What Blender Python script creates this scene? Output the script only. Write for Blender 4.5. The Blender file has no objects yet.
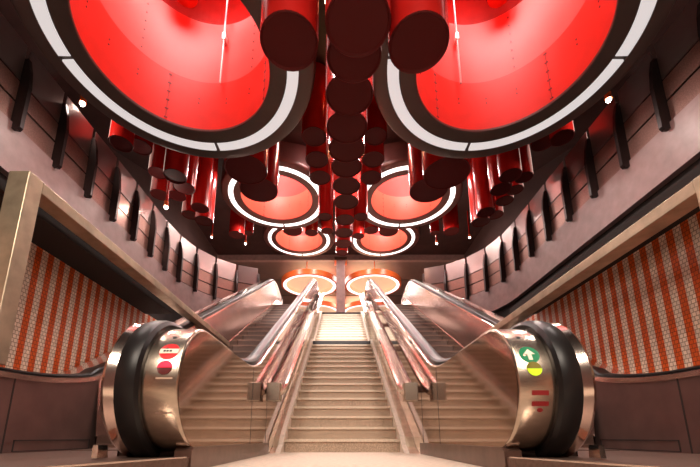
import bpy, bmesh, math, random
from mathutils import Vector, Matrix
random.seed(7)
C = bpy.context.scene.collection
SC = bpy.context.scene
PI = math.pi
E = 0.19                      # eye height: the tripod stands almost on the floor
T30 = math.tan(math.radians(30))

# ------------------------------------------------------------------ camera
cam = bpy.data.cameras.new('camera'); camo = bpy.data.objects.new('camera', cam); C.objects.link(camo)
cam.sensor_width = 36; cam.lens = 361.0/700*36
cam.shift_x = 9/700; cam.shift_y = 124.5/700
cam.clip_start = 0.02; cam.clip_end = 200
camo.location = (0, 0, E); camo.rotation_euler = (math.radians(90+12.43), 0, 0)
SC.camera = camo
SC.view_settings.view_transform = 'Standard'; SC.view_settings.look = 'None'
SC.view_settings.gamma = 1; SC.view_settings.exposure = 0.10
SC.view_settings.use_curve_mapping = False
w = bpy.data.worlds.new('world'); SC.world = w; w.use_nodes = True
w.node_tree.nodes['Background'].inputs[0].default_value = (0.30, 0.20, 0.16, 1)
w.node_tree.nodes['Background'].inputs[1].default_value = 0.15

# ------------------------------------------------------------------ materials
def mat(name, col, rough=0.5, metal=0.0, noise=0.0, nscale=8.0, bump=0.0, bscale=40.0, emit=0.0, ecol=None, spec=0.5, stretch=None, rvar=0.0, coat=0.0):
    m = bpy.data.materials.new(name); m.use_nodes = True
    nt = m.node_tree; N = nt.nodes; L = nt.links
    b = N['Principled BSDF']
    b.inputs['Base Color'].default_value = (*col, 1)
    b.inputs['Roughness'].default_value = rough; b.inputs['Metallic'].default_value = metal
    b.inputs['Specular IOR Level'].default_value = spec
    b.inputs['Coat Weight'].default_value = coat
    if emit:
        b.inputs['Emission Color'].default_value = (*(ecol or col), 1); b.inputs['Emission Strength'].default_value = emit
    tc = None
    def coords():
        nonlocal tc
        if tc is None:
            t = N.new('ShaderNodeTexCoord'); mp = N.new('ShaderNodeMapping')
            L.new(t.outputs['Object'], mp.inputs[0])
            if stretch: mp.inputs['Scale'].default_value = stretch
            tc = mp
        return tc.outputs[0]
    if noise:
        n = N.new('ShaderNodeTexNoise'); n.inputs['Scale'].default_value = nscale; n.inputs['Detail'].default_value = 6
        L.new(coords(), n.inputs['Vector'])
        r = N.new('ShaderNodeValToRGB')
        lo = [max(0, c*(1-noise)) for c in col]; hi = [min(1, c*(1+noise)) for c in col]
        r.color_ramp.elements[0].position = 0.3; r.color_ramp.elements[1].position = 0.7
        r.color_ramp.elements[0].color = (*lo, 1); r.color_ramp.elements[1].color = (*hi, 1)
        L.new(n.outputs['Fac'], r.inputs[0]); L.new(r.outputs[0], b.inputs['Base Color'])
        if rvar:
            mr = N.new('ShaderNodeMapRange'); mr.inputs['To Min'].default_value = max(0.02, rough-rvar); mr.inputs['To Max'].default_value = rough+rvar
            L.new(n.outputs['Fac'], mr.inputs[0]); L.new(mr.outputs[0], b.inputs['Roughness'])
    if bump:
        n2 = N.new('ShaderNodeTexNoise'); n2.inputs['Scale'].default_value = bscale; n2.inputs['Detail'].default_value = 4
        L.new(coords(), n2.inputs['Vector'])
        bp = N.new('ShaderNodeBump'); bp.inputs['Strength'].default_value = bump; bp.inputs['Distance'].default_value = 0.01
        L.new(n2.outputs['Fac'], bp.inputs['Height']); L.new(bp.outputs[0], b.inputs['Normal'])
    return m

M = {}
M['floor'] = mat('pale_stone', (.62, .50, .40), .38, noise=.18, nscale=25, bump=.05)
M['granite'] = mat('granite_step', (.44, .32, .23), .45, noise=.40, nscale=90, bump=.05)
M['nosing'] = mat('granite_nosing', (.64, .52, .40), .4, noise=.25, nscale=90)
M['curb'] = mat('pale_curb', (.66, .55, .45), .45, noise=.12, nscale=30)
M['panel'] = mat('bronze_steel_panel', (.46, .35, .305), .075, 1.0, noise=.08, nscale=3, bump=.012, bscale=4, rvar=.02)
M['kick'] = mat('dark_kick_plate', (.16, .10, .08), .3, .8, noise=.15, nscale=10)
M['steel'] = mat('brushed_steel', (.44, .36, .29), .26, 1.0, noise=.12, nscale=14, bump=.03, bscale=60, stretch=(1, .15, 4))
M['polish'] = mat('polished_steel', (.74, .62, .55), .14, 1.0)
M['frame'] = mat('aged_brass_steel', (.52, .42, .30), .42, .85, noise=.22, nscale=6, bump=.05)
M['rubber'] = mat('black_handrail_rubber', (.010, .008, .008), .34, 0, spec=.25)
M['esc_step'] = mat('escalator_step_metal', (.16, .10, .08), .42, .6, noise=.2, nscale=60)
M['cleat'] = mat('escalator_riser_metal', (.09, .058, .05), .45, .6, noise=.2, nscale=60)
M['inner'] = mat('escalator_inner_panel', (.66, .50, .46), .20, 1.0, noise=.10, nscale=4)
M['clad'] = mat('brown_cladding', (.20, .125, .11), .34, .75, noise=.12, nscale=5)
M['seam'] = mat('dark_seam', (.02, .013, .012), .6)
M['concrete'] = mat('rose_concrete', (.30, .19, .18), .42, noise=.14, nscale=5, bump=.04)
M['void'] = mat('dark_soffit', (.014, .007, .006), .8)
M['fin'] = mat('dark_fin_metal', (.030, .018, .017), .34, .5)
M['perf'] = mat('perforated_panel', (.26, .135, .11), .36, .6, noise=.25, nscale=60)
M['wallpink'] = mat('pink_brown_wall', (.24, .14, .13), .45, noise=.12, nscale=3)
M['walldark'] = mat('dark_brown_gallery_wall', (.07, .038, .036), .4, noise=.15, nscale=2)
M['upglass'] = mat('smoky_glass_panel', (.33, .26, .25), .30, .85, noise=.06, nscale=3)
M['ceil'] = mat('dark_ceiling', (.040, .016, .015), .6, noise=.2, nscale=2, spec=.15)
M['hallceil'] = mat('hall_ceiling_panels', (.15, .09, .08), .5, noise=.08, nscale=3)
M['rim'] = mat('dark_ring_rim', (.085, .058, .050), .42, .2, noise=.1, nscale=3)
M['rimfar'] = mat('dark_red_ring_rim', (.11, .030, .026), .35, .2, noise=.1, nscale=3)
M['red'] = mat('red_lacquer', (.80, .030, .012), .38, 0, noise=.06, nscale=3, spec=.35)
M['red_lit'] = mat('red_lacquer_lit', (.84, .12, .10), .40, 0, noise=.05, nscale=2, spec=.35)  # red lacquer paled to pink, with light from above put into its colour
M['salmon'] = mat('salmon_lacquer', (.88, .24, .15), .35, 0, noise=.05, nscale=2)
M['tube'] = mat('red_tube_lacquer', (.46, .012, .009), .22, .1, noise=.1, nscale=4, coat=.3)
M['cap'] = mat('dark_tube_cap', (.080, .009, .009), .55, spec=.12)
M['orange'] = mat('orange_lacquer', (.85, .15, .03), .35)
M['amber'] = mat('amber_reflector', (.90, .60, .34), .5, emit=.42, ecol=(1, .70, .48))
M['rivet'] = mat('dark_rivet', (.06, .01, .01), .4)
M['white_metal'] = mat('white_rod', (.8, .74, .72), .3, .3)
M['light'] = mat('ring_light_diffuser', (.3, .28, .27), .6, emit=.66, ecol=(.93, .86, .845))
M['lightfar'] = mat('far_ring_light_diffuser', (.9, .86, .84), .4, emit=1.6, ecol=(1, .95, .93))
M['sky'] = mat('skylight_panel', (.9, .85, .85), .4, emit=1.3, ecol=(1, .93, .92))
M['bulb'] = mat('spot_bulb', (1, .9, .8), .4, emit=14, ecol=(1, .88, .78))
M['signred'] = mat('sign_red', (.72, .015, .02), .4)
M['signwhite'] = mat('sign_white', (.85, .80, .66), .4)
M['signgreen'] = mat('sign_green', (.01, .22, .09), .4)
M['lampred'] = mat('signal_lamp_red', (.7, .01, .03), .3, emit=1.1, ecol=(.9, .02, .06))
M['lampgreen'] = mat('signal_lamp_green', (.4, .6, .02), .3, emit=.75, ecol=(.42, .62, .02))
M['lampdark'] = mat('signal_lamp_dark', (.10, .012, .012), .3)
M['lampolive'] = mat('signal_lamp_olive', (.20, .17, .03), .3)
M['sticker'] = mat('dark_red_sticker', (.20, .008, .010), .4)
M['dark'] = mat('dark_gap', (.012, .008, .008), .7)

def stripe_mat():
    m = bpy.data.materials.new('striped_mosaic_tile'); m.use_nodes = True
    nt = m.node_tree; N = nt.nodes; L = nt.links; b = N['Principled BSDF']
    tc = N.new('ShaderNodeTexCoord'); sp = N.new('ShaderNodeSeparateXYZ'); L.new(tc.outputs['Object'], sp.inputs[0])
    def mth(op, a, bb=None):
        n = N.new('ShaderNodeMath'); n.operation = op
        for i, v in enumerate((a, bb)):
            if v is None: continue
            if isinstance(v, (int, float)): n.inputs[i].default_value = v
            else: L.new(v, n.inputs[i])
        return n.outputs[0]
    P = 0.148
    fr = mth('FRACT', mth('DIVIDE', mth('ADD', sp.outputs['Y'], 20.0-.047), P))
    st = mth('GREATER_THAN', fr, .5)
    cx = N.new('ShaderNodeCombineXYZ'); L.new(sp.outputs['Y'], cx.inputs[0]); L.new(sp.outputs['Z'], cx.inputs[1])
    br = N.new('ShaderNodeTexBrick'); L.new(cx.outputs[0], br.inputs['Vector'])
    br.offset = 0.5; br.inputs['Scale'].default_value = 1
    br.inputs['Brick Width'].default_value = P/4; br.inputs['Row Height'].default_value = .037; br.inputs['Mortar Size'].default_value = .0035
    br.inputs['Mortar Smooth'].default_value = .2
    br.inputs['Color1'].default_value = (1, 1, 1, 1); br.inputs['Color2'].default_value = (.78, .78, .78, 1); br.inputs['Mortar'].default_value = (.35, .30, .28, 1)
    mx = N.new('ShaderNodeMix'); mx.data_type = 'RGBA'; L.new(st, mx.inputs[0])
    mx.inputs[6].default_value = (.84, .66, .53, 1); mx.inputs[7].default_value = (.70, .105, .012, 1)
    mu = N.new('ShaderNodeMix'); mu.data_type = 'RGBA'; mu.blend_type = 'MULTIPLY'; mu.inputs[0].default_value = 1
    L.new(mx.outputs[2], mu.inputs[6]); L.new(br.outputs['Color'], mu.inputs[7]); L.new(mu.outputs[2], b.inputs['Base Color'])
    b.inputs['Roughness'].default_value = .28
    bp = N.new('ShaderNodeBump'); bp.inputs['Strength'].default_value = .35; bp.inputs['Distance'].default_value = .004
    L.new(br.outputs['Fac'], bp.inputs['Height']); bp.invert = True; L.new(bp.outputs[0], b.inputs['Normal'])
    return m
M['tile'] = stripe_mat()

# ------------------------------------------------------------------ mesh helpers
class MB:
    def __init__(s): s.v = []; s.f = []; s.mi = []
    def add(s, vs, fs, mi=0):
        o = len(s.v); s.v += [tuple(v) for v in vs]
        s.f += [tuple(i+o for i in f) for f in fs]; s.mi += [mi]*len(fs); return s
    def box(s, x0, x1, y0, y1, z0, z1, mi=0):
        vs = [(x, y, z) for x in (x0, x1) for y in (y0, y1) for z in (z0, z1)]
        return s.add(vs, [(0, 1, 3, 2), (4, 6, 7, 5), (0, 4, 5, 1), (2, 3, 7, 6), (0, 2, 6, 4), (1, 5, 7, 3)], mi)
    def grid(s, rows, closed=False, mi=0):           # rows of equal length
        n = len(rows[0]); vs = [p for r in rows for p in r]; fs = []
        for i in range(len(rows)-1):
            for j in range(n if closed else n-1):
                k = (j+1) % n
                fs.append((i*n+j, i*n+k, (i+1)*n+k, (i+1)*n+j))
        return s.add(vs, fs, mi)
    def poly(s, pts, mi=0): return s.add(pts, [tuple(range(len(pts)))], mi)
    def prism(s, pts, vec, mi=0):
        n = len(pts); b = [tuple(Vector(p)+Vector(vec)) for p in pts]
        return s.add(list(pts)+b, [tuple(range(n)), tuple(range(2*n-1, n-1, -1))]+[(i, (i+1) % n, n+(i+1) % n, n+i) for i in range(n)], mi)
    def cyl(s, p, q, r, n=16, caps=True, mi=0):
        p, q = Vector(p), Vector(q); d = (q-p).normalized()
        a = d.orthogonal().normalized(); b = d.cross(a)
        rows = [[tuple(c+r*(math.cos(2*PI*k/n)*a+math.sin(2*PI*k/n)*b)) for k in range(n)] for c in (p, q)]
        s.grid(rows, True, mi)
        if caps: s.poly(rows[0][::-1], mi); s.poly(rows[1], mi)
        return s
    def tube(s, pts, prof, mi=0, caps=True):          # sweep along a polyline lying in a plane of constant x; prof in (x, normal)
        rows = []
        P = [Vector(p) for p in pts]
        for i, p in enumerate(P):
            t = (P[min(i+1, len(P)-1)]-P[max(i-1, 0)]).normalized()
            n = Vector((1, 0, 0)).cross(t).normalized()
            rows.append([tuple(p+Vector((a, 0, 0))+n*b) for a, b in prof])
        s.grid(rows, True, mi)
        if caps: s.poly(rows[0][::-1], mi); s.poly(rows[-1], mi)
        return s
    def ball(s, c, r, n=12, mi=0):
        rows = [[(c[0]+r*math.sin(PI*i/n)*math.cos(2*PI*j/n), c[1]+r*math.sin(PI*i/n)*math.sin(2*PI*j/n), c[2]+r*math.cos(PI*i/n)) for j in range(n)] for i in range(n+1)]
        return s.grid(rows, True, mi)
    def build(s, name, m, parent=None, smooth=False, bevel=0, flip=None, normals=True):
        me = bpy.data.meshes.new(name); me.from_pydata(s.v, [], s.f)
        ms = m if isinstance(m, (list, tuple)) else [m]
        for k in ms: me.materials.append(k)
        for p, i in zip(me.polygons, s.mi): p.material_index = i
        if normals:
            bm = bmesh.new(); bm.from_mesh(me); bmesh.ops.remove_doubles(bm, verts=bm.verts, dist=1e-5)
            bmesh.ops.recalc_face_normals(bm, faces=bm.faces); bm.to_mesh(me); bm.free()
        o = bpy.data.objects.new(name, me); C.objects.link(o)
        if parent is not None:
            o.parent = parent; o.location = -Vector(parent.location) if parent.parent is None else (0, 0, 0)   # parents carry no rotation
        if smooth:
            for p in me.polygons: p.use_smooth = True
            md = o.modifiers.new('split', 'EDGE_SPLIT'); md.split_angle = math.radians(35)
        if bevel:
            md = o.modifiers.new('bevel', 'BEVEL'); md.width = bevel; md.segments = 2; md.limit_method = 'ANGLE'
        return o
def thing(name, label, cat, loc=(0, 0, 0), group=None):
    o = bpy.data.objects.new(name, None); C.objects.link(o); o.location = loc; o.empty_display_size = .1
    o['label'] = label; o['category'] = cat
    if group: o['group'] = group
    return o
def tag(o, label, cat, group=None):
    o['label'] = label; o['category'] = cat
    if group: o['group'] = group
    return o
def struct(name, mb, m, label=None, **k):
    o = mb.build(name, m, **k); o['kind'] = 'structure'; o['label'] = label or name.replace('_', ' '); o['category'] = name.split('_')[0]
    return o
ORD = ['first', 'second', 'third', 'fourth', 'fifth', 'sixth', 'seventh', 'eighth', 'ninth', 'tenth', 'eleventh', 'twelfth', 'thirteenth', 'fourteenth', 'fifteenth']
ZU = 4.92+E                   # upper floor level

# ------------------------------------------------------------------ ceiling profile
def ceil_z(y):
    if y < 2.0: return 6.25+E
    if y < 15: return 6.25+(y-2.0)*(11.6-6.25)/13+E
    return 11.6+E
S = 1.12
RC = .03
RINGS = []                    # (sx, x, y, z)
for (yy, hh) in ((3.8766*S, 4.984*S), (10.8557*S, 7.9157*S), (17.0778*S, 10.0516*S)):
    for sx in (-1, 1): RINGS.append((sx, RC+sx*2.206*S, yy, hh+E))
R_IN, R_L0, R_L1, R_OUT = 1.34, 1.61, 1.79, 2.06

# ------------------------------------------------------------------ setting
m = MB().box(-6, 6, -5, 14.6, -.12, 0)
struct('floor', m, M['floor'], 'pale stone floor of the lower landing')
# upper floor slab with notches for the stairs and escalators
m = MB()
m.box(-8, 8, 14.0, 36, ZU-.25, ZU)
for sx in (-1, 1):
    a, b = sorted((sx*.95+.03, sx*2.8)); m.box(a, b, 13.2, 14.0, ZU-.25, ZU)
    a, b = sorted((sx*2.8, sx*8)); m.box(a, b, 12.95, 14.0, ZU-.25, ZU)
    a, b = sorted((sx*5.32, sx*8)); m.box(a, b, -5, 12.95, ZU-.25, ZU)
struct('floor_upper', m, M['floor'], 'pale stone floor of the upper level')
# ceiling with a round hole at every light well
m = MB(); NX, NY = 96, 156
xs = [-8+16*i/NX for i in range(NX+1)]; ys = [-5+26.6*j/NY for j in range(NY+1)]
vs = [(x, y, ceil_z(y)) for y in ys for x in xs]; fs = []
for j in range(NY):
    for i in range(NX):
        cx, cy = (xs[i]+xs[i+1])/2, (ys[j]+ys[j+1])/2
        if any((cx-r[1])**2+(cy-r[2])**2 < 1.72**2 for r in RINGS): continue
        fs.append((j*(NX+1)+i, j*(NX+1)+i+1, (j+1)*(NX+1)+i+1, (j+1)*(NX+1)+i))
m.add(vs, fs); struct('ceiling', m, M['ceil'], 'dark sloping ceiling above the stairs', smooth=False)
m = MB().box(-8, 8, 21.6, 36, 11.3+E, 11.6+E); struct('ceiling_upper_hall', m, M['hallceil'], 'brown pink ceiling of the upper hall')
m = MB()
for y in (24.6, 27.6, 30.6, 33.4): m.box(-8, 8, y, y+.06, 11.28+E, 11.31+E)
struct('trim_1', m, M['seam'], 'dark joint lines across the upper hall ceiling')
m = MB().box(-8, 8, 21.45, 21.75, 11.22+E, 11.75+E); struct('trim_2', m, M['concrete'], 'beam where the dark ceiling meets the upper hall')
m = MB().box(-8, 8, 36, 36.2, ZU, 11.6+E); struct('wall_back', m, M['wallpink'], 'far wall of the upper hall')
for sx, nm in ((-1, 'left'), (1, 'right')):
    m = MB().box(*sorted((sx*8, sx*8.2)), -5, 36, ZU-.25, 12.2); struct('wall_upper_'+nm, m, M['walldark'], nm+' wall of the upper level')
    m = MB().box(*sorted((sx*2.97, sx*3.1)), -4, 9.5, 0, 2.02+.02); struct('wall_'+nm, m, M['tile'], nm+' wall of vertical orange and cream mosaic stripes')
    # dark ceiling of the low side passage and the dark recess above it
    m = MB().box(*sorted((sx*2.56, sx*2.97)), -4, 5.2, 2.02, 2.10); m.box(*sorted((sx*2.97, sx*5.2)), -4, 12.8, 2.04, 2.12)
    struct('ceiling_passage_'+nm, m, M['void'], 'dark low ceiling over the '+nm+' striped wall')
m = MB().box(-8.2, 8.2, -5.2, -5, 0, 6.6); struct('wall_front', m, M['wallpink'], 'wall behind the viewpoint')
# balcony parapets: inner face at x = 5.2, then a quarter bend towards the escalator heads
def parapet_path(sx, off=0.0):
    pts = []; y = -4.0; X0 = 5.2+off
    while y < 10.0: pts.append((sx*X0, y)); y += .7
    r = 2.45
    for k in range(0, 15):
        a = PI/2*k/14; rr = 2.9
        pts.append((sx*(5.2-r+(r+off)*math.cos(a)), 10.0+(rr+off)*math.sin(a)))
    return pts
for sx, nm in ((-1, 'left'), (1, 'right')):
    a = parapet_path(sx); b = parapet_path(sx, .3); z0, z1 = 4.05+E, 4.88+E
    rows = [[(p[0], p[1], z0), (p[0], p[1], z1), (q[0], q[1], z1), (q[0], q[1], z0)] for p, q in zip(a, b)]
    m = MB().grid(rows, True); m.poly(rows[0]); m.poly(rows[-1])
    # coping line
    struct('parapet_'+nm, m, M['concrete'], nm+' curved rose concrete balcony parapet', smooth=True)
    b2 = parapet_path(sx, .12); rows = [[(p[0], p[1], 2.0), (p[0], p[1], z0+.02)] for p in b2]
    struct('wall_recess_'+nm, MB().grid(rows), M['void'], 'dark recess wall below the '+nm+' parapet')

# ------------------------------------------------------------------ staircase
SX = .015
RISE, RUN, Y1 = .17, .295, 4.97
st = thing('staircase', 'beige granite staircase rising between the two escalators', 'staircase', (SX, Y1, 0))
def stair_step(y, ztop, depth=RUN):
    m = MB()
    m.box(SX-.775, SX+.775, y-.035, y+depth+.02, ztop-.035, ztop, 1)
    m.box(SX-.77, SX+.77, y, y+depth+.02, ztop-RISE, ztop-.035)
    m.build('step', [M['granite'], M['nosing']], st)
for i in range(15): stair_step(Y1+i*RUN, RISE*(i+1))
YL = Y1+15*RUN
m = MB().box(SX-.775, SX+.775, YL-.025, YL+.62, RISE*16-.035, RISE*16).box(SX-.77, SX+.77, YL, YL+.62, RISE*15, RISE*16-.035)
m.build('landing', M['granite'], st)
m = MB().box(SX-.776, SX+.776, YL-.045, YL+.05, RISE*16-.085, RISE*16+.004); o = m.build('landing_nosing', M['dark'], st); o['label'] = 'dark nosing strip at the landing edge'
YF2 = YL+.6
NF2 = 14
R2 = (ZU-RISE*16)/NF2
for i in range(NF2):
    y = YF2+i*RUN; zt = RISE*16+R2*(i+1)
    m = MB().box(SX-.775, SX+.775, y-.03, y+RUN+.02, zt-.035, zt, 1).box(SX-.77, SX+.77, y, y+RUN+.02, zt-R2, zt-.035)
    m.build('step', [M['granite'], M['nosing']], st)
YTOP = YF2+(NF2-1)*RUN
m = MB().box(SX-.776, SX+.776, YTOP-.045, YTOP+.05, ZU-.06, ZU+.004); o = m.build('top_nosing', M['dark'], st); o['label'] = 'dark nosing strip at the stair head'
for sx in (-1, 1):
    prof = [(Y1-.35, 0), (Y1-.13, .10), (Y1+.0, RISE+.06), (YL-RUN, RISE*15+.06), (YL+.0, RISE*16+.06), (YF2, RISE*16+.10), (YTOP, ZU+.06), (YTOP+.3, ZU+.06), (YTOP+.3, ZU-.4), (YF2, RISE*14), (Y1+.3, 0)]
    x0 = SX+sx*.772
    m = MB().prism([(x0, y, z) for y, z in prof], (sx*.062, 0, 0)); m.build('side_curb', M['curb'], st)
    xa = x0+sx*.064; xb = .04+sx*.928
    prof2 = [(Y1-.37, 0), (Y1-.14, .07), (Y1, RISE+.03), (YL-RUN, RISE*15+.03), (YL, RISE*16+.03), (YF2, RISE*16+.085), (YTOP, ZU+.045), (YTOP, ZU-.4), (YF2, RISE*14), (Y1+.3, 0)]
    m = MB().prism([(xa, y, z) for y, z in prof2], (xb-xa, 0, 0)); m.build('edge_filler', M['frame'], st)

# ------------------------------------------------------------------ escalators
EX = .04
def arc(cy, cz, r, a0, a1, n): return [(cy+r*math.cos(a0+(a1-a0)*k/n), cz+r*math.sin(a0+(a1-a0)*k/n)) for k in range(n+1)]
def smooth_path(pts, n=6):
    # round every interior corner of a (y, z) polyline
    out = [pts[0]]
    for a, b, c in zip(pts, pts[1:], pts[2:]):
        A, B, Cc = Vector(a), Vector(b), Vector(c); d = min((A-B).length, (Cc-B).length, .9)*.45
        p0 = B+(A-B).normalized()*d; p2 = B+(Cc-B).normalized()*d
        for k in range(n+1):
            t = k/n; q = p0*(1-t)**2+B*2*t*(1-t)+p2*t*t; out.append((q.x, q.y))
    return out+[pts[-1]]
def slope_z(y, c): return T30*y+c+E
YT = (5.74+1.47)/T30          # top bend of the decks
NEW_Y, NEW_Z, NEW_R = 2.35, .305+E, .395
def deck_inner():
    zt = NEW_Z+NEW_R
    yb = (zt-E+1.47)/T30
    top = smooth_path([(13.7, 5.74+E), (YT, 5.74+E), (yb, zt), (NEW_Y+.05, zt)], 8)
    return top
def newel_arc(r, a0=PI/2, a1=3*PI/2-.25, n=22): return arc(NEW_Y, NEW_Z, r, a0, a1, n)
def top_newel(r, n=10): return arc(13.7, 5.74+E-.36, r, -PI/2+.6, PI/2, n)
def deck_outer():
    return smooth_path([(13.9, 5.72+E), (YT, 5.72+E), ((.60+1.5)/T30, .60+E), (2.9, .48+E), (-.5, .48+E)], 8)
def zat(path, y):
    for (y0, z0), (y1, z1) in zip(path, path[1:]):
        lo, hi = min(y0, y1), max(y0, y1)
        if lo <= y <= hi and hi > lo: return z0+(z1-z0)*(y-y0)/(y1-y0)
    return path[0][1] if y > path[0][0] else path[-1][1]

def make_escalator(sx, label):
    root = thing('escalator', label, 'escalator', (EX+sx*1.9, 2.0, 0), 'escalators beside the stairs')
    X = lambda a: EX+sx*a
    dk = deck_inner()
    # --- outer cladding of the stair-side balustrade, seen from the stairs
    full = dk+newel_arc(NEW_R)[1:]
    ys = sorted({round(p[0], 4) for p in dk} | {4.5+.4*k for k in range(20)})
    rows = []
    for y in ys:
        zt = zat(dk, y); zb = max(.0, min(zt-.3, T30*(y-Y1)-.45))
        rows.append([(X(.93), y, zb), (X(.93), y, zt-.015)])
    m = MB().grid(rows)
    # the semicircular cheek of the newel
    a = newel_arc(NEW_R-.015)
    m.poly([(X(.93), NEW_Y+.05, .10)]+[(X(.93), y, z) for y, z in a[::-1]]+[(X(.93), NEW_Y+.05, NEW_Z+NEW_R-.015)])
    m.build('side_panel', M['panel'], root)
    # vertical joints on the cladding
    for y in (3.62, 4.35, 6.2, 8.0, 9.8):
        zt = zat(dk, y)
        m = MB().box(*sorted((X(.9285), X(.932))), y, y+.008, max(.0, T30*(y-Y1)-.3), zt-.03); m.build('panel_joint', M['seam'], root)
    # --- narrow deck strip along the balustrade, wide drum around the newel
    prof = [(.93, -.03), (.932, -.012), (.938, -.004), (.948, 0), (.985, 0), (.985, -.05)]
    path = top_newel(.36)[:-1]+[p for p in dk if p[0] > 2.6]
    m = MB().tube([(0, y, z) for y, z in path], [(X(a), -b) for a, b in prof]); m.build('deck', M['polish'], root, smooth=True)
    path = [p for p in dk if p[0] < 3.0]; path = ([(2.9, path[0][1])] if path[0][0] < 2.9 else [])+path+newel_arc(NEW_R)[1:]
    prof = [(.93, -.03), (.932, -.012), (.938, -.004), (.948, 0), (1.135, 0), (1.135, -.05)]
    m = MB().tube([(0, y, z) for y, z in path], [(X(a), -b) for a, b in prof]); m.build('newel_drum', M['steel'], root, smooth=True)
    # --- handrail
    def sh(y):
        t = max(0., min(1., (y-2.6)/1.3)); return -.16*(t*t*(3-2*t))
    hp = top_newel(.43)[:-1]+[(y, z+.036) for y, z in dk[:-1]]+newel_arc(NEW_R+.026)
    # dense points on the level stretch so that the sideways drift is smooth
    hp2 = []
    for (a, b), (c, d) in zip(hp, hp[1:]):
        hp2.append((a, b))
        if 2.3 < min(a, c) < 4 and abs(a-c) > .25:
            n = int(abs(a-c)/.12); hp2 += [(a+(c-a)*k/n, b+(d-b)*k/n) for k in range(1, n)]
    hp2.append(hp[-1])
    pr = [(1.135, .04), (1.13, .0), (1.145, -.022), (1.17, -.03), (1.22, -.03), (1.25, -.022), (1.262, 0), (1.257, .04)]
    m = MB().tube([(sx*sh(y), y, z) for y, z in hp2], [(X(a), b) for a, b in pr]); m.build('handrail', M['rubber'], root, smooth=True)
    # --- steel guide beyond the handrail at the newel
    gp = [(y, z+.02) for y, z in dk[:-1] if y < 3.0]; gp = [(2.9, NEW_Z+NEW_R+.02)]+gp+newel_arc(NEW_R+.03)
    m = MB().tube([(0, y, z) for y, z in gp], [(X(1.255), 0), (X(1.255), .08), (X(1.33), .08), (X(1.33), .0), (X(1.31), -.012)])
    m.build('handrail_guide', M['polish'], root, smooth=True)
    m = MB().prism([(X(1.30), 1.93, .085), (X(1.30), 2.02, .085), (X(1.36), 2.10, .15), (X(1.36), 2.02, .15)], (sx*.03, 0, 0)); m.build('foot', M['polish'], root)
    # newel core filling the drum
    m = MB(); a = newel_arc(NEW_R-.04)
    m.prism([(X(.94), NEW_Y+.3, .10)]+[(X(.94), y, z) for y, z in a[::-1]]+[(X(.94), NEW_Y+.3, NEW_Z+NEW_R-.05)], (sx*.36, 0, 0)); m.build('newel_core', M['kick'], root)
    rows = []
    ystep = lambda y: max(.085, min(ZU, slope_z(y, -2.45)))
    for y in [2.3+.2*k for k in range(58)]:
        zt = zat(dk, y); rows.append([(X(.98), y, zt+.0), (X(1.30+sh(y)), y, zt-.02), (X(1.40), y, ystep(y)+.16), (X(1.42), y, ystep(y)-.15)])
    m = MB().grid(rows); m.build('inner_panel', M['inner'], root)
    rows = [[(X(1.42), y, ystep(y)-.2), (X(1.42), y, ystep(y)+.10), (X(1.385), y, ystep(y)+.10)] for y in [2.3+.2*k for k in range(58)]]
    m = MB().grid(rows); m.build('skirt', M['polish'], root)
    # --- plinth below the drum
    pl = [(2.16, 0), (2.16, .115), (2.19, .135), (4.45, .128), (4.45, 0)]
    m = MB().prism([(X(.905), y, z) for y, z in pl], (sx*.10, 0, 0)); m.build('kick_plinth', M['kick'], root)
    # --- landing plate
    pp = [(.915, 2.12), (1.16, 1.32), (1.5, .75), (2.1, .25), (2.5, .1), (2.5, 4.3), (.915, 4.3)]
    m = MB().prism([(X(a), y, .002) for a, y in pp], (0, 0, .075)); m.build('landing_plate', M['esc_step'], root)
    m = MB()
    for (a, y), (a2, y2) in zip(pp[:4], pp[1:5]):
        m.prism([(X(a), y, .077), (X(a+.012), y+.012, .077), (X(a2+.012), y2+.012, .077), (X(a2), y2, .077)], (0, 0, .008))
    m.build('plate_edge', M['polish'], root)
    # --- steps
    y = 3.3; k = 0
    while True:
        zt = max(.085, min(ZU, slope_z(y, -2.45)))
        if y > 13.2: break
        m = MB().box(*sorted((X(1.43), X(2.43))), y, y+.40, zt-.035, zt, 0).box(*sorted((X(1.43), X(2.43))), y+.012, y+.05, zt-.26, zt-.035, 1)
        m.box(*sorted((X(1.43), X(2.43))), y+.36, y+.40, zt-.035, zt-.004, 0)
        m.build('step', [M['esc_step'], M['cleat']], root)
        y += .40; k += 1
    m = MB().box(*sorted((X(1.42), X(2.44))), 13.1, 13.5, ZU-.05, ZU+.005); m.build('comb_plate', M['polish'], root)
    # --- outer balustrade
    do = deck_outer()
    ys = sorted({round(p[0], 4) for p in do})
    lowp = [y for y in ys if y <= 3.75]
    rows = [[(X(2.5), y, .0), (X(2.5), y, zat(do, y)-.02)] for y in lowp]
    m = MB().grid(rows); m.build('outer_cladding', M['clad'], root)
    for yy in (2.69, 3.73):
        m = MB().box(*sorted((X(2.497), X(2.502))), yy, yy+.012, .06, zat(do, yy)-.05); m.build('cladding_joint', M['seam'], root)
    m = MB()
    for (a, b, c, d) in ((2.78, 3.62, .165, .173), (2.78, 3.62, .085, .091), (2.78, 2.788, .085, .173), (3.612, 3.62, .085, .173)):
        m.box(*sorted((X(2.495), X(2.503))), a, b, c, d)
    m.build('access_hatch', M['seam'], root)
    up = [y for y in ys if y >= 3.3]
    yy2 = sorted(set(up) | {3.3+.4*k for k in range(27)})
    rows = [[(X(2.44), y, ystep(y)-.2), (X(2.45), y, ystep(y)+.10), (X(2.50), y, zat(do, y)-.02)] for y in yy2 if y >= 3.6]
    m = MB().grid(rows); m.build('inner_panel', M['inner'], root)
    rows = [[(X(2.435), y, ystep(y)-.2), (X(2.435), y, ystep(y)+.13), (X(2.465), y, ystep(y)+.10)] for y in yy2 if y >= 3.6]
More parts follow.
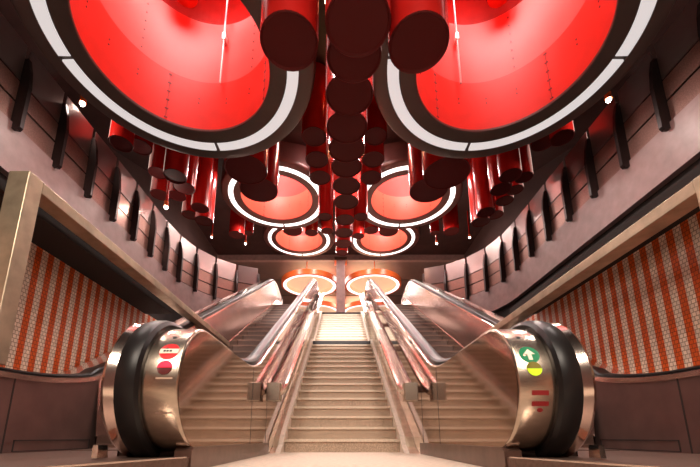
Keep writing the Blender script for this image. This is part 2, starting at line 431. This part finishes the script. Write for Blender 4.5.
    m = MB().grid(rows); m.build('skirt', M['polish'], root)
    opath = top_newel(.36)[:-1]
    opath = [(y+.2, z-.02) for y, z in opath]+do
    m = MB().tube([(0, y, z) for y, z in opath], [(X(a), -b) for a, b in [(2.49, -.05), (2.49, -.01), (2.51, 0), (2.96, 0), (2.96, -.05)]])
    m.build('deck', M['polish'], root, smooth=True)
    hp = [(y+.2, z-.02) for y, z in top_newel(.43)[:-1]]+[(y, z+(.012 if y < 3.6 else .045)) for y, z in do]
    m = MB().tube([(0, y, z) for y, z in hp], [(X(a), b) for a, b in [(2.52, .04), (2.515, 0), (2.53, -.014), (2.56, -.018), (2.62, -.018), (2.65, -.014), (2.665, 0), (2.66, .04)]])
    m.build('handrail', M['rubber'], root, smooth=True)
    # outside skin of the outer balustrade so that it has depth from the passage
    rows = [[(X(2.955), y, max(0, ystep(y)-.5)), (X(2.955), y, zat(do, y)-.02)] for y in ys]
    m = MB().grid(rows); m.build('outer_skin', M['clad'], root)
    # underside truss
    rows = [[(X(.95), y, max(.0, ystep(y)-.62)), (X(2.95), y, max(.0, ystep(y)-.62))] for y in [3+.5*k for k in range(21)]]
    m = MB().grid(rows); m.build('truss_cover', M['void'], root)
    return root

ESC_L = make_escalator(-1, 'left escalator whose newel carries a red no entry sign')
ESC_R = make_escalator(1, 'right escalator whose newel carries a green arrow sign')

# --- signs on the newel drums; (x, angle above horizontal in degrees)
def on_drum(a, r=NEW_R+.001): a = math.radians(a); return Vector((0, NEW_Y-r*math.cos(a), NEW_Z+r*math.sin(a)))
def drum_patch(x, ang, shape, root, name, m, lift=.002, label=None):
    # shape: list of (u, v) metres, wrapped on the drum
    vs = []
    for u, v in shape:
        a = ang+math.degrees(v/NEW_R); p = on_drum(a, NEW_R+lift); vs.append((x+u, p.y, p.z))
    mb = MB(); n = len(vs)
    inner = []
    for u, v in shape:
        a = ang+math.degrees(v/NEW_R); p = on_drum(a, NEW_R-.004); inner.append((x+u, p.y, p.z))
    mb.add(vs+inner, [tuple(range(n))]+[(i, (i+1) % n, n+(i+1) % n, n+i) for i in range(n)])
    o = mb.build(name, m, root)
    if label: o['label'] = label
    return o
def disc(ru, rv, n=24): return [(ru*math.cos(2*PI*k/n), rv*math.sin(2*PI*k/n)) for k in range(n)]
def rect(u, v): return [(-u, -v), (u, -v), (u, v), (-u, v)]
def half(ru, rv, n=12, top=True):
    s = 1 if top else -1
    return [(ru*math.cos(PI*k/n), s*rv*math.sin(PI*k/n)) for k in range(n+1)][::s]
def cap_seg(r, v0, n=10, top=True):
    a0 = math.asin(v0/r); pts = [(r*math.cos(a0+(PI-2*a0)*k/n), r*math.sin(a0+(PI-2*a0)*k/n)) for k in range(n+1)]
    return pts if top else [(u, -v) for u, v in pts][::-1]
XL = -.975
SG = drum_patch(XL, 26.2, disc(.056, .056), ESC_L, 'no_entry_sign', M['signred'], .002, 'round red sign with a pale bar')
bar = drum_patch(XL, 26.2, rect(.053, .016), SG, 'sign_bar', M['signwhite'], .0035, 'pale bar of the sign')
for u in (-.026, -.009, .009): drum_patch(XL+u, 26.2, rect(.006, .006), SG, 'sign_mark', M['dark'], .005)
LG = drum_patch(XL, 10.8, disc(.042, .042), ESC_L, 'signal_lamp', M['lampdark'], .003, 'round signal lamp, red upper half')
drum_patch(XL, 10.8, half(.041, .041), LG, 'signal_glow', M['lampred'], .0045, 'red lit half of the lamp')
drum_patch(XL+.005, -12, rect(.046, .10), ESC_L, 'cover_plate', M['polish'], .0015)
drum_patch(XL-.01, 44, disc(.012, .008), ESC_L, 'key_switch', M['dark'], .003)
XR = 1.062
SG = drum_patch(XR, 22.7, disc(.056, .056), ESC_R, 'arrow_sign', M['signgreen'], .002, 'round green sign with a white arrow')
drum_patch(XR, 22.7, [(-.011, -.036), (.011, -.036), (.011, .002), (.032, .002), (0, .038), (-.032, .002), (-.011, .002)], SG, 'sign_arrow', M['signwhite'], .0035, 'white arrow pointing up')
LG = drum_patch(XR+.006, 9.7, disc(.042, .042), ESC_R, 'signal_lamp', M['lampolive'], .003, 'round signal lamp, green lower half')
drum_patch(XR+.006, 9.7, half(.041, .041, top=False), LG, 'signal_glow', M['lampgreen'], .0045, 'yellow green lit half of the lamp')
for ang in (-9.7, -18.4): drum_patch(XR+.024, ang, rect(.046, .013), ESC_R, 'sticker', M['sticker'], .002, 'dark red sticker')
drum_patch(XR+.024, -23.5, disc(.015, .012), ESC_R, 'stop_button', M['sticker'], .004, 'dark red stop button')
drum_patch(XR-.01, 44, disc(.012, .008), ESC_R, 'key_switch', M['dark'], .003)

# ------------------------------------------------------------------ stair handrails
def rail_path(x, dz):
    s0 = .73
    pts = [(4.25, s0-.02), (4.5, s0+.06), (YL-.1, RISE*16+.88), (YF2-.0, RISE*16+.94), (YTOP, ZU+.86), (YTOP+.4, ZU+.92)]
    return smooth_path(pts, 5)
for sx, nm in ((-1, 'left'), (1, 'right')):
    t = thing('stair_handrail', f'twin bar metal handrail with square end box, {nm} side of the stairs', 'handrail', (SX+sx*.8, 4.25, .7), 'handrails of the stairs')
    for a in (.715, .875):
        m = MB().tube([(SX+sx*a, y, z) for y, z in rail_path(0, 0)], [(-.018, -.03), (.018, -.03), (.018, .03), (-.018, .03)]); m.build('rail', M['polish'], t)
    m = MB().tube([(SX+sx*.795, y, z-.03) for y, z in rail_path(0, 0)], [(-.06, -.004), (.06, -.004), (.06, .004), (-.06, .004)]); m.build('tray', M['steel'], t)
    m = MB().box(SX+sx*.795-.08, SX+sx*.795+.08, 4.14, 4.28, .60, .815); m.build('end_box', M['steel'], t, bevel=.008)
    for y in (4.6, 6.2, 7.8, 9.3, 11.0, 12.6):
        z = zat(rail_path(0, 0), y); m = MB().box(*sorted((SX+sx*.86, EX+sx*.932)), y-.02, y+.02, z-.10, z-.02); m.build('bracket', M['kick'], t)

# ------------------------------------------------------------------ steel portal frames in the side openings
for sx, nm, hb, yp, xx in ((-1, 'left', 1.88, 2.37, 2.36), (1, 'right', 1.59, 1.98, 2.36)):
    t = thing('portal_frame', f'boxy brassy steel frame, post and long beam, above the {nm} escalator', 'frame', (sx*2.44, yp, .68), 'steel frames')
    m = MB().box(*sorted((sx*xx, sx*(xx+.16))), yp, yp+.13, (.69 if sx < 0 else 1.245+E), hb+E+.10); m.build('post', M['frame'], t, bevel=.006)
    m = MB().box(*sorted((sx*xx, sx*(xx+.16))), yp+.131, 7.4 if sx < 0 else 5.9, hb+E, hb+E+.095); m.build('beam', M['frame'], t, bevel=.005)
o = MB().box(2.37, 2.62, 1.90, 2.14, .69, 1.24+E).build('equipment_box', M['frame'], None, bevel=.01)
tag(o, 'pale tan metal box at the foot of the right frame post', 'box')

# ------------------------------------------------------------------ balcony railings
def offset_along(path, d):
    acc = 0
    for a, b in zip(path, path[1:]):
        A, B = Vector(a), Vector(b); l = (B-A).length
        if acc+l >= d:
            t = (d-acc)/l; return A.lerp(B, t), (B-A).normalized()
        acc += l
    return None
for sx, nm in ((-1, 'left'), (1, 'right')):
    t = thing('balcony_railing', f'railing of dark fins and metal panels on the {nm} curved parapet', 'railing', (sx*5.3, 8, 4.88+E), 'balcony railings')
    path = parapet_path(sx, .03)
    d = 6.35; first = True; prev = None
    zb = 4.88+E
    while True:
        r = offset_along(path, d)
        if r is None: break
        p, tg = r; n = Vector((tg.y, -tg.x)); n = n if n.dot(Vector((-sx, -.3))) > 0 else -n     # towards the stairs
        # fin: tapered blade standing proud of the panels
        a = p+n*.16; b = p-n*.02
        prof = [(b, zb-.10), (a*.8+b*.2, zb-.13), (a, zb-.08), (a, zb+.70), (a*.75+b*.25, zb+1.02), (b*.6+a*.4, zb+1.26), (b, zb+1.26)]
        hw = tg*.032
        m = MB().prism([(q.x-hw.x, q.y-hw.y, z) for q, z in prof], (hw.x*2, hw.y*2, 0)); m.build('post', M['fin'], t)
        if prev is not None:
            q0 = prev; q1 = p
            nn = n*.03
            for k, (h0, h1, nmn) in enumerate(((.02, .38, 'lower_panel'), (.42, .78, 'middle_panel'), (.82, 1.50, 'upper_panel'))):
                dd = (q1-q0).normalized()*.04
                A = q0+dd; B = q1-dd
                m = MB().prism([(A.x, A.y, zb+h0), (B.x, B.y, zb+h0), (B.x, B.y, zb+h1), (A.x, A.y, zb+h1)], (-nn.x*.5, -nn.y*.5, 0))
                m.build(nmn, M['perf'] if k < 2 else M['upglass'], t)
        if prev is not None:
            A, B = prev, p; bk = n*.06
            m = MB().prism([(A.x-bk.x, A.y-bk.y, zb), (B.x-bk.x, B.y-bk.y, zb), (B.x-bk.x, B.y-bk.y, zb+.80), (A.x-bk.x, A.y-bk.y, zb+.80)], (-n.x*.01, -n.y*.01, 0)); m.build('backing', M['fin'], t)
        prev = p; d += .82

# ------------------------------------------------------------------ ring lights with their red wells
def ring_light(idx, sx, x, y, z, label, mats, far=False):
    t = thing('ring_light', label, 'ceiling light', (x, y, z), 'round ring lights with red wells')
    n = 96
    cs = [(math.cos(2*PI*k/n), math.sin(2*PI*k/n)) for k in range(n)]
    circ = lambda r, zz: [(x+r*c, y+r*s_, zz) for c, s_ in cs]
    # rim: inner lip, flat underside with groove for the diffuser, rolled outer edge and drum wall
    h = 1.0
    prof = [(R_IN, z+.05), (R_IN, z+.012), (R_IN+.015, z), (R_L0-.008, z), (R_L0-.008, z+.035), (R_L1+.008, z+.035), (R_L1+.008, z), (R_OUT-.10, z), (R_OUT-.04, z+.02), (R_OUT-.008, z+.07), (R_OUT, z+.14), (R_OUT, z+h)]
    m = MB().grid([circ(r, zz) for r, zz in prof], True); m.build('rim', mats['rim'], t, smooth=True)
    # four diffuser quadrants
    for q in range(4):
        k0, k1 = math.radians(90*q+1.2), math.radians(90*q+88.8); nn = 26; rows = []
        for k in range(nn+1):
            a = k0+(k1-k0)*k/nn; c, s_ = math.cos(a), math.sin(a)
            rows.append([(x+r*c, y+r*s_, zz) for r, zz in ((R_L0, z+.03), (R_L0, z-.004), (R_L1, z-.004), (R_L1, z+.03))])
        m = MB().grid(rows, True); m.poly(rows[0]); m.poly(rows[-1]); m.build('diffuser', mats['light'], t)
    # well
    hb = 1.12
    rows = [circ(R_IN, z+.05), circ(R_IN, z+hb)]
    m = MB().grid(rows, True)
    for k in range(16):
        a = 2*PI*(k+.5)/16; c, s_ = math.cos(a), math.sin(a)
        seam = k % 4 == 1
        zs = [z+.10+.19*j for j in range(6)] if seam else [z+.62, z+.72]
        for zz in zs:
            for da in ((-.012, .012) if seam else (0,)):
                c2, s2 = math.cos(a+da), math.sin(a+da)
                p = Vector((x+(R_IN+.01)*c2, y+(R_IN+.01)*s2, zz)); m.cyl(p, p-Vector((c2, s2, 0))*.018, .012, 8, mi=1)
        if seam:
            p = Vector((x+(R_IN-.001)*c, y+(R_IN-.001)*s_, 0)); tt = Vector((-s_, c, 0))*.003
            m.box(p.x-.002, p.x+.002, p.y-.002, p.y+.002, z+.06, z+hb-.01, 1)
    m.build('lower_band', [mats['low'], M['rivet']], t, smooth=True)
    ht = 2.6
    rows = [circ(R_IN, z+hb), circ(R_IN+.02, z+hb+.01), circ(R_IN+.02, z+ht)]
    m = MB().grid(rows, True)
    for k in range(4):
        a = 2*PI*(k+.62)/4
        for jj in range(7):
            p = Vector((x+(R_IN+.03)*math.cos(a), y+(R_IN+.03)*math.sin(a), z+hb+.12+.2*jj)); m.cyl(p, p-Vector((math.cos(a), math.sin(a), 0))*.022, .012, 8, mi=1)
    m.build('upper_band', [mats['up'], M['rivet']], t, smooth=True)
    # wider dark red chamber above the bands, crossed by a beam, with a lit opening in its roof
    m = MB().grid([circ(R_IN+.02, z+ht), circ(1.85, z+ht), circ(1.85, z+4.3), circ(.95, z+4.3)], True); m.build('well_chamber', M['tube'], t)
    m = MB().grid([circ(.95, z+4.3), circ(.93, z+4.35)], True); m.poly(circ(.94, z+4.35)); m.build('skylight_panel', M['sky'], t)
    m = MB().box(x-1.7, x+1.7, y+.55, y+.75, z+3.3, z+3.65); m.build('cross_beam', M['tube'], t)
    m = MB().cyl((x+.55*sx, y+.95, z+2.75), (x+.55*sx, y+.95, z+4.28), .22, 20); m.build('inner_tube', M['red'], t, smooth=True)
    return t
near = dict(rim=M['rim'], light=M['light'], low=M['red'], up=M['red_lit'])
far = dict(rim=M['rimfar'], light=M['lightfar'], low=M['salmon'], up=M['red_lit'])
names = ['large', 'mid-distance', 'small far']
for i, (sx, x, y, z) in enumerate(RINGS):
    side = 'left' if sx < 0 else 'right'
    lb = [f'largest white ring light with deep red well, nearest on the {side}',
          f'middle ring light with salmon well, second from front on the {side}',
          f'smallest dark rimmed ring light, third from front on the {side}'][i//2]
    t = ring_light(i, sx, x, y, z, lb, near if i < 2 else far, i > 1)
    if i < 2:
        px = x+.14 if sx < 0 else x-.22
        m = MB().cyl((px, y+R_IN-.10, z+1.0), (px, y+R_IN-.10, z+3.3), .018, 10); m.box(px-.03, px+.03, y+R_IN-.13, y+R_IN+.01, z+2.05, z+2.2)
        o = m.build('rod', M['white_metal'], t); o['label'] = 'pale hanging rod in the well'
# orange hoops hanging in the upper hall
def hoop(x, y, z, r, label):
    t = thing('hoop_light', label, 'ceiling light', (x, y, z), 'orange hoop lights of the upper hall')
    n = 72; circ = lambda rr, zz: [(x+rr*math.cos(2*PI*k/n), y+rr*math.sin(2*PI*k/n), zz) for k in range(n)]
    m = MB().grid([circ(r+.02, z), circ(r+.16, z), circ(r+.16, z+.36), circ(r+.02, z+.36)], True); m.build('rim', M['orange'], t, smooth=True)
    m = MB().grid([circ(r-.16, z-.005), circ(r+.03, z-.005), circ(r+.03, z+.05), circ(r-.16, z+.05)], True)
    m.v += []; m.build('diffuser', M['lightfar'], t)
    m = MB().grid([circ(r-.17, z+.02), circ(r-.17, z+.30)], True); m.poly(circ(r-.17, z+.30)); m.build('reflector', M['amber'], t)
    for k in range(3):
        a = 2*PI*k/3+.5; m = MB().cyl((x+r*math.cos(a), y+r*math.sin(a), z+.3), (x+r*math.cos(a), y+r*math.sin(a), 11.32+E), .03, 8); m.build('hanger', M['orange'], t)
for sx in (-1, 1):
    side = 'left' if sx < 0 else 'right'
    hoop(.02+sx*2.2, 23.5, 10.3+E, 1.80, f'orange hoop light nearer of the two, {side} of the column')
    hoop(.02+sx*2.0, 29.6, 10.55+E, 1.75, f'orange hoop light farther back, low behind the stair head, {side} of column')
    o = MB().box(sx*2.2-1.9, sx*2.2+1.9, 25.2, 26.1, 11.24+E, 11.29+E).build('ceiling_panel_light', M['sky']); 
    tag(o, f'pale rectangular ceiling panel above the {side} orange hoop', 'ceiling light', 'ceiling panels of the upper hall')
# column at the stair head
t = thing('column', 'square pale metal column standing at the stair head', 'column', (0, 21.5, ZU))
m = MB().box(-.30, .26, 21.3, 21.85, ZU, 11.6+E); m.build('shaft', M['concrete'], t, bevel=.02)
m = MB().box(-.34, .30, 21.26, 21.89, ZU, ZU+.2); m.build('base', M['steel'], t)
m = MB().box(-.42, .38, 21.2, 21.95, 11.1+E, 11.3+E); m.build('capital', M['polish'], t)

# ------------------------------------------------------------------ hanging tubes
f_, p_, y0_, x0_ = 361., math.radians(12.43), 358., 341.
def world(px, py, zc):      # measured position of a tube end (pixel of the photograph and distance) -> metres
    a, b = (px-x0_)/f_, (y0_-py)/f_; c, s = math.cos(p_), math.sin(p_)
    return a*zc, (c-b*s)*zc, (s+b*c)*zc+E
TUBES = []
def tubes(cluster, rows):
    for k, (px, py, hw, zc) in enumerate(rows):
        TUBES.append((cluster, k, len(rows), px, py, hw, zc))
tubes('central row', [(358, 24, 33, 3.06), (354, 57, 27.5, 3.67), (349.5, 95.3, 24, 4.2), (347, 127.5, 20.6, 4.9), (346.6, 149, 18.5, 5.46), (346.4, 167, 15.6, 6.5), (346.4, 186, 13.9, 7.3), (346, 202, 12.6, 8.0), (345, 220, 9.6, 10.5), (344, 233, 9, 11.2), (343.5, 244, 8.5, 11.9), (341.8, 253, 6, 16.8)])
tubes('pair flanking the central row', [(289.3, 43, 29, 3.48), (418.5, 44.6, 30, 3.37)])
tubes('column just left of the central row', [(314, 137, 12.4, 7.8), (317, 160, 11.5, 8.5), (320, 178, 10.5, 9.3), (325, 217, 7, 10.6), (327, 231, 6, 15.6)])
tubes('column just right of the central row', [(375.5, 136.6, 11.5, 7.8), (373.4, 159.7, 11, 8.5), (371, 178, 10.5, 9.3), (361, 217, 7, 10.6), (358.5, 236, 6, 15.6)])
tubes('thick pair in front of the left middle ring', [(246, 170, 21, 7.5), (258.8, 190, 19, 9.0)])
tubes('thick pair in front of the right middle ring', [(446.5, 174, 23, 7.5), (428.8, 190.5, 19, 9.0)])
tubes('left cluster beside the balcony', [(121, 144, 11, 7.9), (140, 147, 11, 8.0), (158, 173, 9, 9.3), (175, 176.6, 11.2, 8.6), (184, 188, 10.6, 9.3), (177, 196, 8.6, 10.3), (160, 195, 9, 10.0), (200, 208, 8.6, 10.8), (204, 221, 9, 11.9), (190, 215, 8, 11.6)])
tubes('right cluster beside the balcony', [(562, 138, 11, 7.9), (543, 143, 11, 8.0), (524, 177.5, 8.5, 9.3), (510.6, 175.7, 10.6, 8.6), (501, 189.5, 10.3, 9.3), (515, 190, 8, 10.3), (504.6, 201, 8.5, 10.7), (486, 212.6, 8.8, 10.8), (480.6, 222, 9, 11.9), (495, 215, 8, 11.7)])
tubes('left group before the third ring', [(236.6, 235, 7.7, 15.5), (248.6, 233, 4.6, 16.5), (292.6, 231, 9.6, 16.6), (311.4, 233, 6.5, 16.4)])
tubes('right group before the third ring', [(451.5, 231.5, 7.7, 15.5), (435, 233, 4.6, 16.5), (388.5, 231.4, 9.6, 16.6), (371.3, 230.5, 7, 16.4)])
# a tube that would cut a drum or another tube hangs a little farther away
placed = []
for cl, k, n, px, py, hw, zc in TUBES:
    while True:
        x, y, z = world(px, py, zc); r = hw*zc/361
        if all(math.hypot(x-q[1], y-q[2]) > R_OUT+.03+r for q in RINGS) and all(math.hypot(x-q[3], y-q[4]) > r+q[6]+.01 for q in placed): break
        zc += .06
    placed.append((cl, k, n, x, y, z, r))
TUBES = placed
for cl, k, n, x, y, z, r in TUBES:
    if n == 2: lb = (('left' if k == 0 else 'right') if cl.startswith('pair') else ('farther back' if k == 0 else 'lower'))+f' dark red tube of the {cl}'
    else: lb = f'{ORD[k]} red tube from the front in the {cl}'
    t = thing('hanging_tube', lb, 'tube', (x, y, z), 'red tubes hanging from the ceiling')
    zt = ceil_z(y)+.02; nseg = 32
    m = MB().cyl((x, y, z), (x, y, zt), r, nseg, caps=False); m.build('shell', M['tube'], t, smooth=True)
    m = MB(); ring = lambda rr, zz: [(x+rr*math.cos(2*PI*j/nseg), y+rr*math.sin(2*PI*j/nseg), zz) for j in range(nseg)]
    m.grid([ring(r, z+.002), ring(r-.012, z-.006), ring(r-.03, z+.01)], True); m.poly(ring(r-.03, z+.01)); m.build('end_cap', M['cap'], t)

# ------------------------------------------------------------------ pendant spots
SP = [(166, 207, 9.6, 'left', 'among the left tubes'), (211.6, 237, 18.6, 'left', 'over the far left balcony'), (245.5, 243.6, 19, 'left', 'left of the third ring'),
      (82.5, 103.7, 7.3, 'left', 'above the near left railing'), (608.7, 100, 7.2, 'right', 'above the near right railing'),
      (469.6, 237.4, 18.6, 'right', 'over the far right balcony'), (436.7, 243.5, 19, 'right', 'right of the third ring')]
def lamp(kind, name, loc, power, col=(1, .86, .76), size=.1, rot=None, sy=None, spot=None, shape=None):
    l = bpy.data.lights.new(name, kind); l.energy = power; l.color = col
    if kind == 'AREA':
        l.size = size; l.shape = shape or ('RECTANGLE' if sy else 'SQUARE')
        if sy: l.size_y = sy
    else: l.shadow_soft_size = size
    if spot: l.spot_size = math.radians(spot); l.spot_blend = .6
    o = bpy.data.objects.new(name, l); C.objects.link(o); o.location = loc
    if rot: o.rotation_euler = rot
    return o
for px, py, zc, sd, where in SP:
    x, y, z = world(px, py, zc)
    t = thing('pendant_spot', f'small bright pendant spot on a red stem {where}', 'spotlight', (x, y, z), 'pendant spots')
    m = MB().cyl((x, y, z+.10), (x, y, ceil_z(y)+.01), .035, 10); m.build('stem', M['tube'], t)
    m = MB().cyl((x, y, z+.02), (x, y, z+.16), .06, 14); m.build('housing', M['orange'], t)
    m = MB().ball((x, y, z), .05); m.build('bulb', M['bulb'], t)
    lamp('POINT', 'spot_lamp', (x, y, z-.09), 34, (1, .80, .68), size=.05)

# ------------------------------------------------------------------ lamps of the place and added fill lamps
for i, (sx, x, y, z) in enumerate(RINGS):
    lamp('AREA', 'well_lamp', (x, y, z+4.25), 175 if i < 2 else 240, (1, .90, .87), 1.7, shape='DISK')
    if i >= 2: lamp('POINT', 'well_glow', (x, y, z+1.9), 60, (1, .90, .84), .3)
    n = 4
    for q in range(n):          # light given by the ring diffusers
        a = PI/2*q+PI/4; lamp('AREA', 'ring_lamp', (x+1.7*math.cos(a), y+1.7*math.sin(a), z-.02), (42 if i < 2 else 60), (1, .87, .80), .25, sy=.25)
for y in (24.5, 29.5):
    lamp('AREA', 'hall_lamp', (0, y, 11.1+E), 560, (1, .92, .88), 6, sy=3)
for sx in (-1, 1):
    lamp('AREA', 'gallery_lamp', (sx*6.6, 10, 8.4), 40, (1, .72, .60), 1.5, sy=6)
    lamp('AREA', 'passage_fill', (sx*1.7, -1.6, 3.6), 165, (1, .86, .72), 1.2, rot=(math.radians(40), 0, sx*math.radians(-40)), sy=1.2)  # unseen fill behind the viewpoint, added to brighten striped walls and newels
for sx in (-1, 1):
    d = Vector((0, 12.0, 3.6))-Vector((sx*.8, 5.3, 5.62))
    lamp('SPOT', 'stair_fill_spot', (sx*.8, 5.3, 5.62), 1500, (1, .93, .88), .05, rot=d.to_track_quat('-Z', 'Y').to_euler(), spot=52)  # added spots without a fixture, to brighten the upper flight
lamp('AREA', 'stair_fill', (.1, 9.6, 9.5), 420, (1, .92, .86), 1.2, sy=1.2, rot=(math.radians(38), 0, 0))  # added area fill tilted towards the upper stairs, no real lamp
lamp('AREA', 'landing_fill', (0, -1.5, 5.8), 190, (1, .86, .74), 3, sy=2, rot=(math.radians(25), 0, 0))  # unseen overhead fill added for the foreground
for y, z in ((4.0, 6.4), (6.6, 7.6), (9.0, 8.6), (13, 10.3)):
    for sx in (-1, 1): lamp('POINT', 'row_lamp', (.1+sx*.42, y, z), 18, (1, .55, .22), .04)
